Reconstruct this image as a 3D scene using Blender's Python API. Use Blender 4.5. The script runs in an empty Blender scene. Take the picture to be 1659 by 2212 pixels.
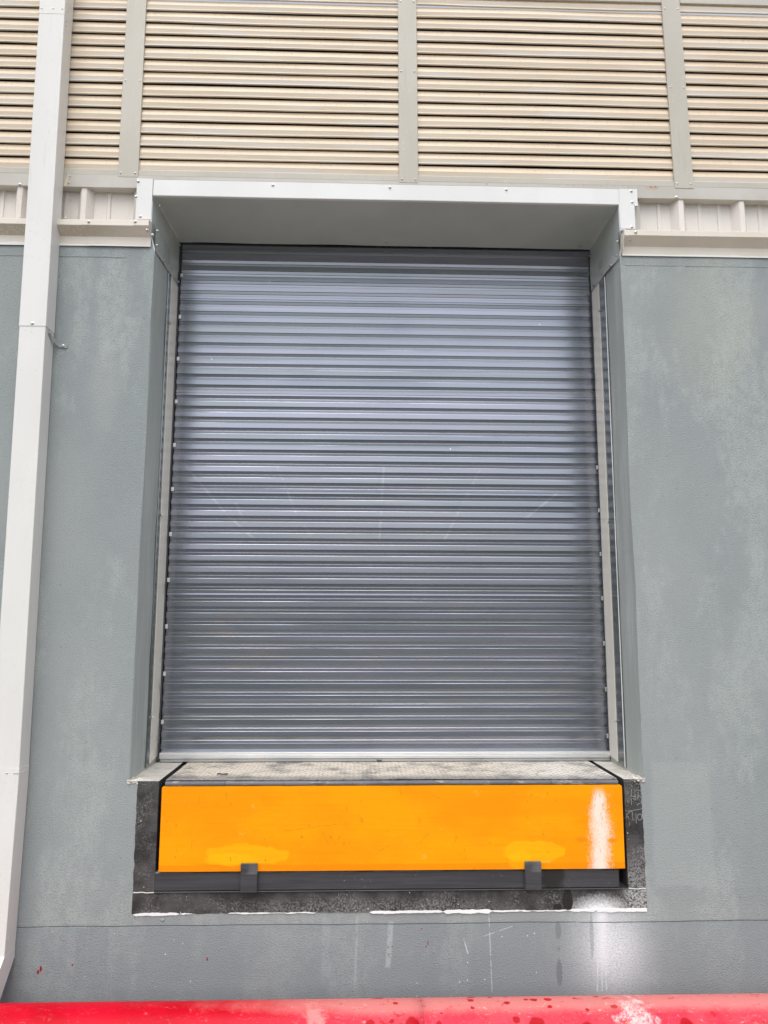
import bpy, bmesh, math, random
from mathutils import Vector, Matrix, noise as mnoise
S = bpy.context.scene
COL = S.collection
rnd = random.Random(7)

# ------------------------------------------------------------------ camera
def setup_camera():
    pitch, yaw, roll = math.radians(8.4), math.radians(-1.8), math.radians(0.14)
    fwd = Vector((-math.sin(yaw)*math.cos(pitch), math.cos(yaw)*math.cos(pitch), math.sin(pitch)))
    right = Vector((math.cos(yaw), math.sin(yaw), 0)); up = right.cross(fwd)
    rr = math.cos(roll)*right + math.sin(roll)*up
    uu = -math.sin(roll)*right + math.cos(roll)*up
    cd = bpy.data.cameras.new('camera'); co = bpy.data.objects.new('camera', cd); COL.objects.link(co)
    M = Matrix((rr, uu, -fwd)).transposed().to_4x4(); M.translation = Vector((0, -4, 2.0))
    co.matrix_world = M
    cd.sensor_fit = 'VERTICAL'; cd.sensor_height = 24; cd.lens = 24*1661/2212
    cd.clip_end = 2000; cd.clip_start = 0.05
    S.camera = co
setup_camera()
S.render.resolution_x, S.render.resolution_y = 768, 1024
S.view_settings.view_transform = 'Standard'; S.view_settings.look = 'None'
S.view_settings.gamma = 1.0; S.view_settings.exposure = 0.80

# ------------------------------------------------------------------ light
SUN_EL, SUN_AZ = math.radians(62), math.radians(190)
def setup_light():
    w = bpy.data.worlds.new('World'); S.world = w; w.use_nodes = True
    nt = w.node_tree; nt.nodes.clear()
    sky = nt.nodes.new('ShaderNodeTexSky'); sky.sky_type = 'NISHITA'; sky.sun_disc = False
    sky.sun_elevation = SUN_EL; sky.sun_rotation = SUN_AZ
    sky.air_density = 1.0; sky.dust_density = 3.0; sky.ozone_density = 1.5
    hs = nt.nodes.new('ShaderNodeHueSaturation'); hs.inputs['Saturation'].default_value = 0.30
    bg = nt.nodes.new('ShaderNodeBackground'); bg.inputs['Strength'].default_value = 0.15
    out = nt.nodes.new('ShaderNodeOutputWorld')
    nt.links.new(sky.outputs[0], hs.inputs['Color']); nt.links.new(hs.outputs[0], bg.inputs['Color'])
    nt.links.new(bg.outputs[0], out.inputs['Surface'])
    ld = bpy.data.lights.new('sun', 'SUN'); ld.energy = 0.55; ld.angle = math.radians(50); ld.color = (1, .96, .9)
    lo = bpy.data.objects.new('sun', ld); COL.objects.link(lo)
    d = Vector((math.sin(SUN_AZ)*math.cos(SUN_EL), math.cos(SUN_AZ)*math.cos(SUN_EL), math.sin(SUN_EL)))
    lo.rotation_euler = d.to_track_quat('Z', 'Y').to_euler(); lo.location = d*30
setup_light()

def nz(x, y, z=0.0): return mnoise.noise(Vector((x, y, z)))
# ------------------------------------------------------------------ node expressions
class V:
    """a value socket with arithmetic"""
    def __init__(s, g, sock): s.g, s.s = g, sock
    def _m(s, op, *a, clamp=False):
        n = s.g.nt.nodes.new('ShaderNodeMath'); n.operation = op; n.use_clamp = clamp
        for i, v in enumerate((s,)+a):
            if isinstance(v, V): s.g.nt.links.new(v.s, n.inputs[i])
            else: n.inputs[i].default_value = v
        return V(s.g, n.outputs[0])
    def __add__(s, o): return s._m('ADD', o)
    def __sub__(s, o): return s._m('SUBTRACT', o)
    def __mul__(s, o): return s._m('MULTIPLY', o)
    __radd__ = __add__; __rmul__ = __mul__
    def __truediv__(s, o): return s._m('DIVIDE', o)
    def neg(s): return s*-1.0
    def inv(s): return (s*-1.0)+1.0
    def abs(s): return s._m('ABSOLUTE')
    def sq(s): return s*s
    def sqrt(s): return s._m('SQRT')
    def frac(s): return s._m('FRACT')
    def floor(s): return s._m('FLOOR')
    def max(s, o): return s._m('MAXIMUM', o)
    def min(s, o): return s._m('MINIMUM', o)
    def clamp(s): return s._m('ADD', 0.0, clamp=True)
    def sm(s, lo, hi):
        n = s.g.nt.nodes.new('ShaderNodeMapRange'); n.interpolation_type = 'SMOOTHSTEP'
        flip = lo > hi
        n.inputs['From Min'].default_value = min(lo, hi); n.inputs['From Max'].default_value = max(lo, hi)
        if flip: n.inputs['To Min'].default_value = 1; n.inputs['To Max'].default_value = 0
        s.g.nt.links.new(s.s, n.inputs['Value']); return V(s.g, n.outputs[0])
class G:
    def __init__(g, name):
        g.m = bpy.data.materials.new(name); g.m.use_nodes = True; g.nt = g.m.node_tree
        g.b = g.nt.nodes['Principled BSDF']
        geo = g.nt.nodes.new('ShaderNodeNewGeometry'); sp = g.nt.nodes.new('ShaderNodeSeparateXYZ')
        g.nt.links.new(geo.outputs['Position'], sp.inputs[0])
        g.x, g.y, g.z = (V(g, sp.outputs[i]) for i in range(3)); g.bumps = None
    def vec(g, sx, sy, sz, off=0.0, warp=None):
        c = g.nt.nodes.new('ShaderNodeCombineXYZ')
        for i, (a, k) in enumerate(((g.x, sx), (g.y, sy), (g.z, sz))):
            e = a*k+off*(1+i*.37)
            if warp is not None: e = e+warp
            g.nt.links.new(e.s, c.inputs[i])
        return c.outputs[0]
    def noise(g, sx, sy=None, sz=None, detail=3, rough=.55, off=0.0, dist=0.0, warp=None):
        sy = sx if sy is None else sy; sz = sx if sz is None else sz
        n = g.nt.nodes.new('ShaderNodeTexNoise'); n.inputs['Scale'].default_value = 1
        n.inputs['Detail'].default_value = detail; n.inputs['Roughness'].default_value = rough
        n.inputs['Distortion'].default_value = dist
        g.nt.links.new(g.vec(sx, sy, sz, off, warp), n.inputs['Vector']); return V(g, n.outputs[0])
    def voro(g, sx, sy=None, sz=None, feat='F1', off=0.0):
        sy = sx if sy is None else sy; sz = sx if sz is None else sz
        n = g.nt.nodes.new('ShaderNodeTexVoronoi'); n.feature = feat; n.inputs['Scale'].default_value = 1
        g.nt.links.new(g.vec(sx, sy, sz, off), n.inputs['Vector'])
        g.vc = n.outputs['Color'] if feat == 'F1' else None
        return V(g, n.outputs['Distance'])
    def col(g, c):
        if not isinstance(c, tuple): return c
        n = g.nt.nodes.new('ShaderNodeRGB'); n.outputs[0].default_value = (*c, 1); return n.outputs[0]
    def mix(g, a, b, f, mode='MIX'):
        n = g.nt.nodes.new('ShaderNodeMix'); n.data_type = 'RGBA'; n.blend_type = mode
        n.clamp_factor = True
        if isinstance(f, V): g.nt.links.new(f.s, n.inputs[0])
        else: n.inputs[0].default_value = f
        for i, c in ((6, a), (7, b)):
            if isinstance(c, tuple): n.inputs[i].default_value = (*c, 1)
            else: g.nt.links.new(c, n.inputs[i])
        return n.outputs[2]
    def bump(g, h, dist, strength=1.0):
        n = g.nt.nodes.new('ShaderNodeBump'); n.inputs['Distance'].default_value = dist
        n.inputs['Strength'].default_value = strength
        g.nt.links.new(h.s, n.inputs['Height'])
        if g.bumps: g.nt.links.new(g.bumps, n.inputs['Normal'])
        g.bumps = n.outputs[0]
    def done(g, color, rough=.6, metal=0.0, spec=.5):
        for nm, v in (('Base Color', color), ('Roughness', rough), ('Metallic', metal), ('Specular IOR Level', spec)):
            i = g.b.inputs[nm]
            if isinstance(v, V): g.nt.links.new(v.s, i)
            elif isinstance(v, tuple): i.default_value = (*v, 1)
            elif isinstance(v, (int, float)): i.default_value = v
            else: g.nt.links.new(v, i)
        if g.bumps: g.nt.links.new(g.bumps, g.b.inputs['Normal'])
        return g.m
    def ell(g, cx, cz, rx, rz, lo=1.0, hi=.6, wob=.0, ws=20, off=0.0):
        d = (((g.x-cx)*(1/rx)).sq()+((g.z-cz)*(1/rz)).sq()).sqrt()
        if wob: d = d+(g.noise(ws, detail=3, off=off)-.5)*wob
        return d.sm(lo, hi)
    def line(g, x0, z0, x1, z1, w, soft=1.6):
        """a thin stroke on the wall plane between two points"""
        L2 = (x1-x0)**2+(z1-z0)**2; L = math.sqrt(L2); ux, uz = (x1-x0)/L, (z1-z0)/L
        t = (g.x-x0)*ux+(g.z-z0)*uz
        d = ((g.x-x0)*uz-(g.z-z0)*ux).abs()
        return d.sm(w*soft, w*.5)*t.sm(-w, w)*(t-L).sm(w, -w)

# ------------------------------------------------------------------ materials
def m_wall(name='painted_render', jamb=False):
    g = G(name)
    warp = (g.noise(3.1, detail=2)-.5)*.5
    big = g.noise(2.3, 2.3, .75, detail=3, off=3.7, warp=warp)
    mid = g.noise(5.5, 5.5, 2.0, detail=4, rough=.6, off=9.1)
    patch = (big*.58+mid*.42+(g.noise(24, 24, 14, detail=4, rough=.7, off=51)-.5)*.12).sm(.475, .565)
    grain = g.noise(95, 95, 115, detail=4, rough=.75)
    net = g.voro(80, 80, 100, feat='DISTANCE_TO_EDGE', off=1.3)
    speck = (grain*1.1-net*.45+(g.noise(30, 30, 20, detail=3, off=31)-.5)*.5).sm(.36, .58)
    base = g.mix((.248, .276, .281), (.288, .311, .309), g.noise(1.2, 1.2, .8, detail=2, off=5.0).sm(.35, .65))
    strokes = g.noise(26, 26, 2.2, detail=3, off=2.2)
    base = g.mix(base, (.27, .295, .30), strokes.sm(.5, .75)*.5)
    c = g.mix(base, (.365, .402, .383), (patch*speck)*.55+patch*.08+(patch.inv()*speck)*.10)
    # rolled rectangle of lighter paint at the right of the pit
    r1 = (g.x-1.63+(mid-.5)*.05).abs().sm(.17, .135)*(g.z-1.02+(mid-.5)*.05).abs().sm(.31, .285)
    c = g.mix(c, (.33, .36, .352), r1*(.35+grain*.5))
    # darker freshly touched patches low down
    low = g.z.sm(.575, .555)
    c = g.mix(c, (.165, .215, .245), low*.28)
    r2 = (g.x+1.27+(mid-.5)*.06).abs().sm(.085, .07)*(g.z-.42).abs().sm(.15, .13)
    c = g.mix(c, (.17, .20, .225), r2*.25)
    # yellowish weathering, upper right
    yl = g.ell(1.95, 3.62, .36, .6, 1.0, .2, .9, 2.5)
    c = g.mix(c, (.46, .465, .385), yl*(grain*.55))
    yl2 = g.ell(-1.36, 3.3, .12, .5, 1.0, .2, 1.0, 3.5)
    c = g.mix(c, (.43, .45, .41), yl2*(grain*.5))
    # white overspray below the pit corner
    hx = (g.x-1.205)
    sp = ((hx-.04)*(1/.20)).sq()+((g.z-.44)*(1/.25)).sq()
    c = g.mix(c, (.74, .77, .79), (sp._m('MULTIPLY', -1.6)._m('EXPONENT')*(.58+grain.sm(.35, .65)*.50)).clamp())
    core = (hx*(1/.035)+(mid-.5)*1.4).sq()._m('MULTIPLY', -1.0)._m('EXPONENT')*g.z.sm(.62, .60)*g.z.sm(.30, .42)
    c = g.mix(c, (.78, .80, .81), core*.85)
    for (a, b, cc, d, w, k) in ((.645, .605, .655, .245, .0022, .6), (1.178, .43, 1.168, .245, .003, .75), (1.196, .40, 1.192, .245, .0022, .8),
                             (1.216, .44, 1.213, .25, .003, .8), (.0, .60, -.01, .27, .006, .2), (-.15, .6, -.15, .3, .02, .12), (.165, .57, .15, .36, .012, .35),
                             (.62, .50, .76, .545, .0018, .6), (.52, .49, .54, .42, .003, .7)):
        st = g.line(a, b, cc, d, w)*g.noise(60, 60, 40, detail=2, off=7).sm(.30, .5)
        c = g.mix(c, (.72, .75, .76), st*(k*.75))
    # dark damp runs
    for (a, b, rx, rz, k) in ((.985, .525, .016, .045, .5), (.985, .33, .016, .065, .6), (.985, .44, .008, .012, .4), (1.15, .5, .010, .11, .35)):
        c = g.mix(c, (.135, .155, .17), g.ell(a, b, rx, rz, 1.05, .8, .35, 40)*k)
    # spatter
    v = g.voro(24, 24, 24, off=2); rc = g.nt.nodes.new('ShaderNodeSeparateColor'); g.nt.links.new(g.vc, rc.inputs[0])
    pick = V(g, rc.outputs[0])
    dots = v.sm(.085, .05)*pick.sm(.80, .82)*g.z.sm(.62, .50)
    c = g.mix(c, (.78, .80, .80), dots*.85)
    v2 = g.voro(13, 13, 9, off=8); rc2 = g.nt.nodes.new('ShaderNodeSeparateColor'); g.nt.links.new(g.vc, rc2.inputs[0])
    c = g.mix(c, (.16, .17, .17), v2.sm(.05, .03)*V(g, rc2.outputs[1]).sm(.93, .94)*.8)
    for (a, b, rx, rz) in ((-1.508, .375, .006, .014), (-1.52, .36, .006, .010), (-1.36, .39, .004, .006), (.315, .535, .003, .004), (.345, .47, .0025, .012), (.335, .455, .003, .004), (.17, .458, .003, .003), (-.72, .41, .004, .009)):
        c = g.mix(c, (.30, .012, .02), g.ell(a, b, rx, rz, 1.1, .8, .5, 90))
    # scored lines of the render coats
    gx = g.noise(2.0, detail=2, off=4)
    for z0, k, xa, xb in ((.560, .75, -9, 9), (3.985, .6, -9, -1.28), (3.99, .35, 1.46, 9)):
        gr = (g.z-z0+(gx-.5)*.016).abs().sm(.0030, .0008)*((g.x-(xa+xb)/2).abs().sm((xb-xa)/2, (xb-xa)/2-.02))*g.noise(7, detail=2).sm(.28, .42)
        c = g.mix(c, (.11, .13, .14), gr*k)
        g.bump(gr.neg(), .003)
    hgt = grain*.8+net*1.4+g.noise(16, detail=3, off=3)*.5
    g.bump(hgt, .0030, .6)
    g.bump(g.noise(2.5, detail=2, off=6), .012, .5)
    return g.done(c, patch*(-.12)+.62, 0, .35)

def m_jamb():
    g = G('painted_jamb')
    grain = g.noise(60, detail=4, rough=.65)
    st = g.noise(14, 14, 1.6, detail=4, off=3)
    c = g.mix((.385, .42, .405), (.47, .505, .485), st.sm(.4, .7))
    c = g.mix(c, (.36, .375, .36), (st*g.noise(5, 5, 1.2, off=8).sm(.5, .7)).sm(.3, .6)*grain.sm(.4, .6)*.6)
    # dried cement where the jamb meets the sill
    c = g.mix(c, (.50, .49, .45), (g.z-1.235+(grain-.5)*.06).sm(.035, .0)*.8)
    g.bump(grain+st, .004, .7)
    return g.done(c, .5, 0, .5)

def m_black():
    g = G('black_masonry_paint')
    grain = g.noise(120, detail=4, rough=.7)
    worn = g.noise(7, 7, 5, detail=4, off=3.3).sm(.46, .66)
    c = g.mix((.030, .028, .028), (.075, .072, .072), g.noise(9, detail=4, off=1).sm(.35, .65))
    c = g.mix(c, (.20, .195, .185), (worn*grain.sm(.48, .62))*.8)
    # ground grit low on the bottom band and on the lower right leg
    lowr = (g.x.sm(1.28, 1.36)*g.z.sm(.98, .72)).max(g.z.sm(.70, .64)*g.x.sm(-.9, -.3)*g.x.sm(1.0, .3)*.55)
    c = g.mix(c, (.30, .30, .30), lowr*grain.sm(.42, .58)*.8)
    # overspray
    sp = (((g.x-1.19)*(1/.13)).sq()+((g.z-.60)*(1/.075)).sq())._m('MULTIPLY', -1.3)._m('EXPONENT')
    c = g.mix(c, (.80, .82, .83), (sp*1.25+(grain-.5)*1.1)*sp.sm(.04, .2))
    c = g.mix(c, (.50, .51, .50), g.x.sm(1.30, 1.36)*g.z.sm(.715, .705)*grain.sm(.4, .6)*.7)
    # wet black dribbles
    c = g.mix(c, (.018, .017, .017), g.ell(1.035, .665, .026, .055, 1.1, .9, .5, 30).max(g.ell(.985, .632, .022, .016, 1.1, .9, .5, 30)))
    v = g.voro(34, off=4); rc = g.nt.nodes.new('ShaderNodeSeparateColor'); g.nt.links.new(g.vc, rc.inputs[0])
    c = g.mix(c, (.75, .75, .73), v.sm(.11, .07)*V(g, rc.outputs[0]).sm(.62, .66)*.85)
    g.bump(grain*.7+g.noise(40, detail=3), .005, .9)
    return g.done(c, .62, 0, .3)

def m_yellow():
    g = G('orange_lip_paint')
    n1 = g.noise(3.0, 3, 5, detail=4, off=1)
    c = g.mix((.86, .295, .001), (.90, .342, .001), n1.sm(.35, .65))
    br = g.noise(3, 3, 60, detail=3, off=5)
    c = g.mix(c, (.80, .235, .002), br.sm(.55, .75)*.35)
    c = g.mix(c, (.80, .225, .001), (g.z-.842+(g.noise(5)-.5)*.008).sm(.005, -.003)*.6)
    c = g.mix(c, (.80, .24, .001), (g.x-.55).sm(-.25, .2)*(g.z-1.105+(g.noise(4)-.5)*.03).abs().sm(.06, .03)*.3)
    for (a, b, rx, rz, k) in ((-.535, .892, .19, .050, .9), (-.62, .87, .12, .03, .7), (.87, .895, .16, .052, .9), (.80, .86, .06, .05, .7)):
        e = g.ell(a, b, rx, rz, 1.06, .90, 1.0, 11, off=a)
        c = g.mix(c, (.92, .48, .004), (e*k*(.2+br*.75)).clamp())
    # brown scuffs
    sc = g.noise(22, 22, 14, detail=5, rough=.75, off=4).sm(.60, .72)*g.noise(3.5, detail=2, off=9).sm(.50, .62)
    c = g.mix(c, (.50, .18, .005), sc*.65)
    s2 = g.noise(90, 90, 30, detail=3, off=14).sm(.66, .72)*g.noise(5, detail=2, off=19).sm(.52, .6)
    c = g.mix(c, (.28, .13, .02), s2*.6)
    lt = g.noise(15, 15, 20, detail=4, rough=.7, off=24).sm(.62, .72)*g.noise(3, detail=2, off=29).sm(.46, .6)
    c = g.mix(c, (.93, .52, .08), lt*.55)
    for (a, b, cc, d, w) in ((-.78, 1.17, -.78, 1.13, .0015), (-.81, .96, -.81, .92, .0015), (-.36, 1.0, -.1, 1.03, .0015), (-.2, 1.05, -.14, .93, .0013), (.36, 1.17, .41, 1.15, .0015), (.3, .93, .35, .99, .0013), (.1, .9, .16, .93, .0015)):
        c = g.mix(c, (.35, .16, .02), g.line(a, b, cc, d, w)*g.noise(40, off=3).sm(.35, .55)*.4)
    # white overspray that widens downwards
    gr = g.noise(150, 150, 110, detail=3, rough=.8, off=6)
    wl = g.z.sm(1.22, 1.0)*.022+.034
    d = ((g.x-1.205+(g.noise(9)-.5)*.05)/wl).sq()._m('MULTIPLY', -1.05)._m('EXPONENT')
    m = ((d*1.45-.36)+(gr-.5)*1.9+(g.noise(34, 34, 9, detail=3, off=77)-.5)*.9).clamp()*g.z.sm(1.21, 1.15)
    thumb = g.ell(1.110, .950, .034, .014, 1.3, .4, 1.5, 22).max(g.ell(1.262, .945, .024, .011, 1.3, .4, 1.3, 24, off=5))
    m = m*(thumb.inv())
    c = g.mix(c, (.84, .76, .66), m*.92)
    c = g.mix(c, (.72, .20, .002), thumb*.5)
    rust = g.noise(100, 100, 25, detail=3, off=33).sm(.60, .68)*m
    c = g.mix(c, (.60, .36, .16), rust*.6)
    g.bump(br*.6+n1*1.5+g.noise(25, detail=3)*.5, .0025, .5)
    return g.done(c, g.noise(12, detail=3, off=2)*.25+.42, 0, .12)

def m_sheet(name, c0, c1, rough=.42, metal=0.0, dirt=None, dirtc=(.35, .27, .18), spec=.5, bumpd=.003, bs=1.6, streak=True):
    g = G(name)
    n = g.noise(2.2, 2.2, 1.0, detail=4, off=2)
    c = g.mix(c0, c1, n.sm(.35, .65))
    if streak:
        s = g.noise(30, 30, 2.5, detail=4, rough=.65, off=5)
        c = g.mix(c, tuple(v*.86 for v in c0), s.sm(.55, .8)*.5)
    if dirt:
        d = g.noise(45, detail=4, rough=.75, off=7).sm(.56, .68)*g.noise(4, detail=3, off=3).sm(.45, .6)
        c = g.mix(c, dirtc, d*dirt)
    g.bump(g.noise(bs, bs, bs*.6, detail=2, off=1), bumpd*4, .6)
    if not name.startswith('grey_lining'):
        g.bump(g.noise(25, detail=3), bumpd*.15, .5)
        return g.done(c, g.noise(9, detail=3, off=12)*.2+rough-.1, metal, spec)
    return g.done(c, g.noise(3, detail=2, off=12)*.1+rough, metal, spec)

def m_louvre(up):
    g = G('beige_louvre_lit_dusty' if up else 'beige_louvre_shaded')
    n = g.noise(1.6, 1.6, 3, detail=4, off=2)
    if up:  # upper bands coloured lighter and warmer as if lit; specks are dust
        c = g.mix((.74, .59, .425), (.78, .635, .465), n.sm(.35, .65))
        streak = g.noise(38, 38, 6, detail=4, rough=.7, off=4)
        c = g.mix(c, (.60, .46, .33), streak.sm(.5, .72)*.35)
        sp = g.noise(120, 120, 90, detail=3, rough=.8, off=8).sm(.58, .68)*g.noise(5, 5, 18, detail=3, off=10).sm(.42, .58)
        c = g.mix(c, (.33, .25, .15), sp*.75)
    else:  # lower bands coloured darker and greyer, shade put into the paint
        c = g.mix((.63, .54, .42), (.68, .59, .475), n.sm(.35, .65))
        c = g.mix(c, (.66, .63, .585), g.noise(1.8, 1.8, 13, detail=2, off=40).sm(.50, .64)*.6)
    g.bump(g.noise(3, 3, 20, detail=2), .004, .5)
    return g.done(c, .42, 0, .45)

def m_curtain():
    g = G('slate_shutter_steel')
    n = g.noise(1.3, 1.3, 2.2, detail=4, off=2)
    c = g.mix((.262, .284, .328), (.300, .320, .364), n.sm(.35, .65))
    row = g.noise(.25, .25, 14, detail=1, off=9)
    c = g.mix(c, (.37, .375, .44), row.sm(.42, .62)*.6)
    row2 = g.noise(.35, .35, 19, detail=1, off=29)
    c = g.mix(c, (.26, .285, .29), row2.sm(.52, .66)*.6)
    # vague paler veil below the middle
    veil = g.ell(.15, 2.55, 1.0, .45, 1.1, .3, .8, 2)
    c = g.mix(c, (.36, .36, .37), veil*g.noise(4, 4, 60, detail=3, off=6).sm(.4, .65)*.55)
    c = g.mix(c, (.40, .36, .34), g.noise(2.2, 2.2, 7, detail=4, off=16).sm(.54, .7)*g.z.sm(2.5, 1.9)*g.z.sm(1.4, 1.8)*.35)
    for (a, b, cc, d) in ((-.50, 2.95, -.38, 2.66), (-.36, 2.62, -.28, 2.52), (.14, 2.95, .115, 2.50), (.73, 2.95, .50, 2.50), (1.2, 2.80, .98, 2.63), (-1.05, 2.95, -.80, 2.66), (-.80, 2.66, -.62, 2.50), (-.74, 2.72, -.68, 2.6)):
        c = g.mix(c, (.60, .60, .61), g.line(a, b, cc, d, .005, 2.2)*g.noise(12, 12, 30, detail=3, off=3).sm(.38, .6)*.2)  # faint pale strokes paint blurred reflections into the colour
    v = g.voro(9, off=3); rc = g.nt.nodes.new('ShaderNodeSeparateColor'); g.nt.links.new(g.vc, rc.inputs[0])
    c = g.mix(c, (.7, .7, .7), v.sm(.045, .02)*V(g, rc.outputs[0]).sm(.70, .74))
    sm = g.noise(7, 7, 25, detail=3, off=6).sm(.6, .75)*.3
    rg = g.noise(1.5, 1.5, 9, detail=3, off=7)*.07+.20
    return g.done(c, rg, .82, .5)

def m_red():
    g = G('red_pipe_paint')
    n = g.noise(4, detail=5, rough=.6, off=1)
    c = g.mix((.50, .001, .012), (.60, .002, .020), n.sm(.35, .65))
    side = g.x.sm(-.95, .2)
    ang = (g.z-.200)*(1/.13)                       # 1 on the crown of the pipe
    top = ang.sm(.72, 1.0)
    gr = g.noise(90, 90, 90, detail=4, rough=.75, off=5)
    dust = (top*(side*.6+.55)+side*.75-.62+(g.noise(7, detail=5, rough=.65, off=3)-.5)*1.3)
    dust = (dust+(gr-.5)*.5).clamp()
    c = g.mix(c, (.62, .28, .26), dust*.68)
    c = g.mix(c, (.80, .085, .15), (side*(top.inv()))*.35)  # pink low on the right paints the ground's reflection into the colour
    wh = g.ell(1.24, .265, .11, .075, 1.1, .3, 2.6, 22)
    c = g.mix(c, (.80, .72, .70), wh*gr.sm(.3, .6)*.75)
    wh2 = g.ell(-.18, .30, .05, .03, 1.2, .3, 2.4, 30)
    c = g.mix(c, (.66, .34, .32), wh2*.6)
    scr = g.noise(20, 60, 60, detail=5, rough=.8, off=44, dist=1.5).sm(.585, .66)*(side*.7+.3)
    c = g.mix(c, (.72, .42, .40), scr*.7)
    c = g.mix(c, (.50, .004, .010), g.noise(16, 30, 22, detail=4, rough=.7, off=61).sm(.60, .68)*side*.7)
    v = g.voro(17, 24, 19, off=6); rc = g.nt.nodes.new('ShaderNodeSeparateColor'); g.nt.links.new(g.vc, rc.inputs[0])
    sz = V(g, rc.outputs[1])*.22+.12
    blot = (v-sz+(g.noise(26, detail=4, rough=.7)-.5)*.42).sm(.03, -.02)*V(g, rc.outputs[0]).sm(.26, .28)*g.x.sm(-.15, .10)*g.x.sm(1.5, 1.0)
    for (a, b, rx, rz) in ((.245, .270, .035, .030), (.06, .285, .02, .012), (.36, .26, .02, .03), (.79, .275, .035, .022), (1.02, .25, .035, .03), (1.45, .26, .03, .03)):
        blot = blot.max(g.ell(a, b, rx, rz, 1.1, .85, .9, 22, off=a))
    c = g.mix(c, (.42, .002, .008), blot*.92)
    g.bump(gr*.5+g.noise(12, detail=3), .003, .6)
    return g.done(c, dust*.35+.40, 0, .12)

def m_deck():
    g = G('dusty_tread_plate')
    lz = []
    for s, o in ((1, 0.0), (-1, .5)):
        u = (g.x*22+o).frac()-.5; w = (g.y*22+o).frac()-.5
        a = (u+w*s)*.9; b = (u-w*s)*2.6
        lz.append((a.sq()+b.sq()).sqrt().sm(.42, .22))
    tread = lz[0].max(lz[1])
    dn = g.noise(6, 6, 6, detail=5, rough=.65, off=2)
    fr = g.y.sm(.04, .16)
    dust = (dn.sm(.30, .55)*.75+.25)*(fr*.6+.4)
    c = g.mix((.10, .105, .12), (.68, .61, .51), dust)
    c = g.mix(c, (.76, .75, .72), g.x.sm(.6, 1.1)*.5*dust)
    c = g.mix(c, (.10, .10, .105), (tread*.65)*(dn.sm(.25, .7).inv()*.3+.7))
    c = g.mix(c, (.11, .11, .115), g.noise(60, 26, 60, detail=4, rough=.75, off=5).sm(.54, .66)*.6)
    g.bump(tread, .004, 1)
    g.bump(g.noise(60, detail=4), .002, .6)
    return g.done(c, .68, 0, .3)

def m_steel(name, c0, c1, rough=.5, dirt=.5, dustc=(.42, .39, .34)):
    g = G(name)
    n = g.noise(5, 5, 8, detail=4, off=2)
    c = g.mix(c0, c1, n.sm(.35, .65))
    s = g.noise(3, 3, 45, detail=4, rough=.6, off=3)
    c = g.mix(c, tuple(min(1, v*1.5) for v in c1), s.sm(.55, .75)*.4)
    c = g.mix(c, dustc, g.noise(14, 30, 60, detail=5, rough=.75, off=5).sm(.52, .62)*g.noise(4, detail=3, off=8).sm(.42, .55)*dirt)
    g.bump(s*.6+g.noise(30, detail=3)*.6, .002, .6)
    return g.done(c, n*.25+rough-.12, 0, .4)

def m_beam():
    g = G('black_beam_paint')
    s = g.noise(2.5, 2.5, 60, detail=4, rough=.6, off=3)
    c = g.mix((.040, .040, .044), (.058, .058, .063), s.sm(.35, .65))
    c = g.mix(c, (.16, .16, .165), g.z.sm(.800, .806)*g.noise(8, detail=3).sm(.3, .6)*.7)
    c = g.mix(c, (.015, .014, .013), g.ell(.965, .775, .065, .07, 1.1, .7, 1.1, 22)*.9)
    c = g.mix(c, (.30, .30, .29), g.noise(50, detail=4, rough=.75, off=5).sm(.62, .7)*g.noise(6, detail=3, off=8).sm(.5, .62)*.5)
    g.bump(s*.6+g.noise(40, detail=3)*.4, .0015, .6)
    return g.done(c, .42, 0, .4)

def m_concrete(name, c0, c1, sc=1.0):
    g = G(name)
    n = g.noise(3*sc, detail=6, rough=.65, off=2)
    c = g.mix(c0, c1, n.sm(.35, .65))
    c = g.mix(c, tuple(v*.5 for v in c0), g.noise(11*sc, detail=5, rough=.7, off=6).sm(.56, .7)*.5)
    gr = g.noise(130*sc, detail=4, rough=.7)
    c = g.mix(c, (.62, .60, .55), gr.sm(.6, .72)*.4)
    g.bump(gr+g.noise(20*sc, detail=4), .004, .8)
    return g.done(c, .82, 0, .25)

def m_drip():
    g = G('fawn_flashing_paint')
    n = g.noise(2.5, detail=4, off=2)
    c = g.mix((.67, .615, .52), (.73, .67, .59), n.sm(.35, .65))
    v = g.voro(70, off=4)
    sp = v.sm(.34, .26)*g.x.sm(-1.15, -1.35)*g.z.sm(4.145, 4.13)*g.z.sm(4.098, 4.104)*g.noise(9, detail=3).sm(.3, .6)
    c = g.mix(c, (.36, .30, .21), g.x.sm(-1.15, -1.5)*g.z.sm(4.146, 4.138)*g.z.sm(4.098, 4.104)*.45)
    c = g.mix(c, (.74, .68, .52), sp*.75)
    c = g.mix(c, (.34, .27, .18), g.noise(60, detail=4, rough=.75, off=7).sm(.6, .7)*g.noise(4, detail=3, off=3).sm(.5, .62)*.5)
    edge = (g.z-4.056+(g.noise(4.5, detail=4, off=6)-.5)*.034).sm(.003, -.001)
    c = g.mix(c, (.80, .79, .75), edge)
    g.bump(g.noise(2, detail=2), .008, .5)
    return g.done(c, .42, 0, .45)

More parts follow.
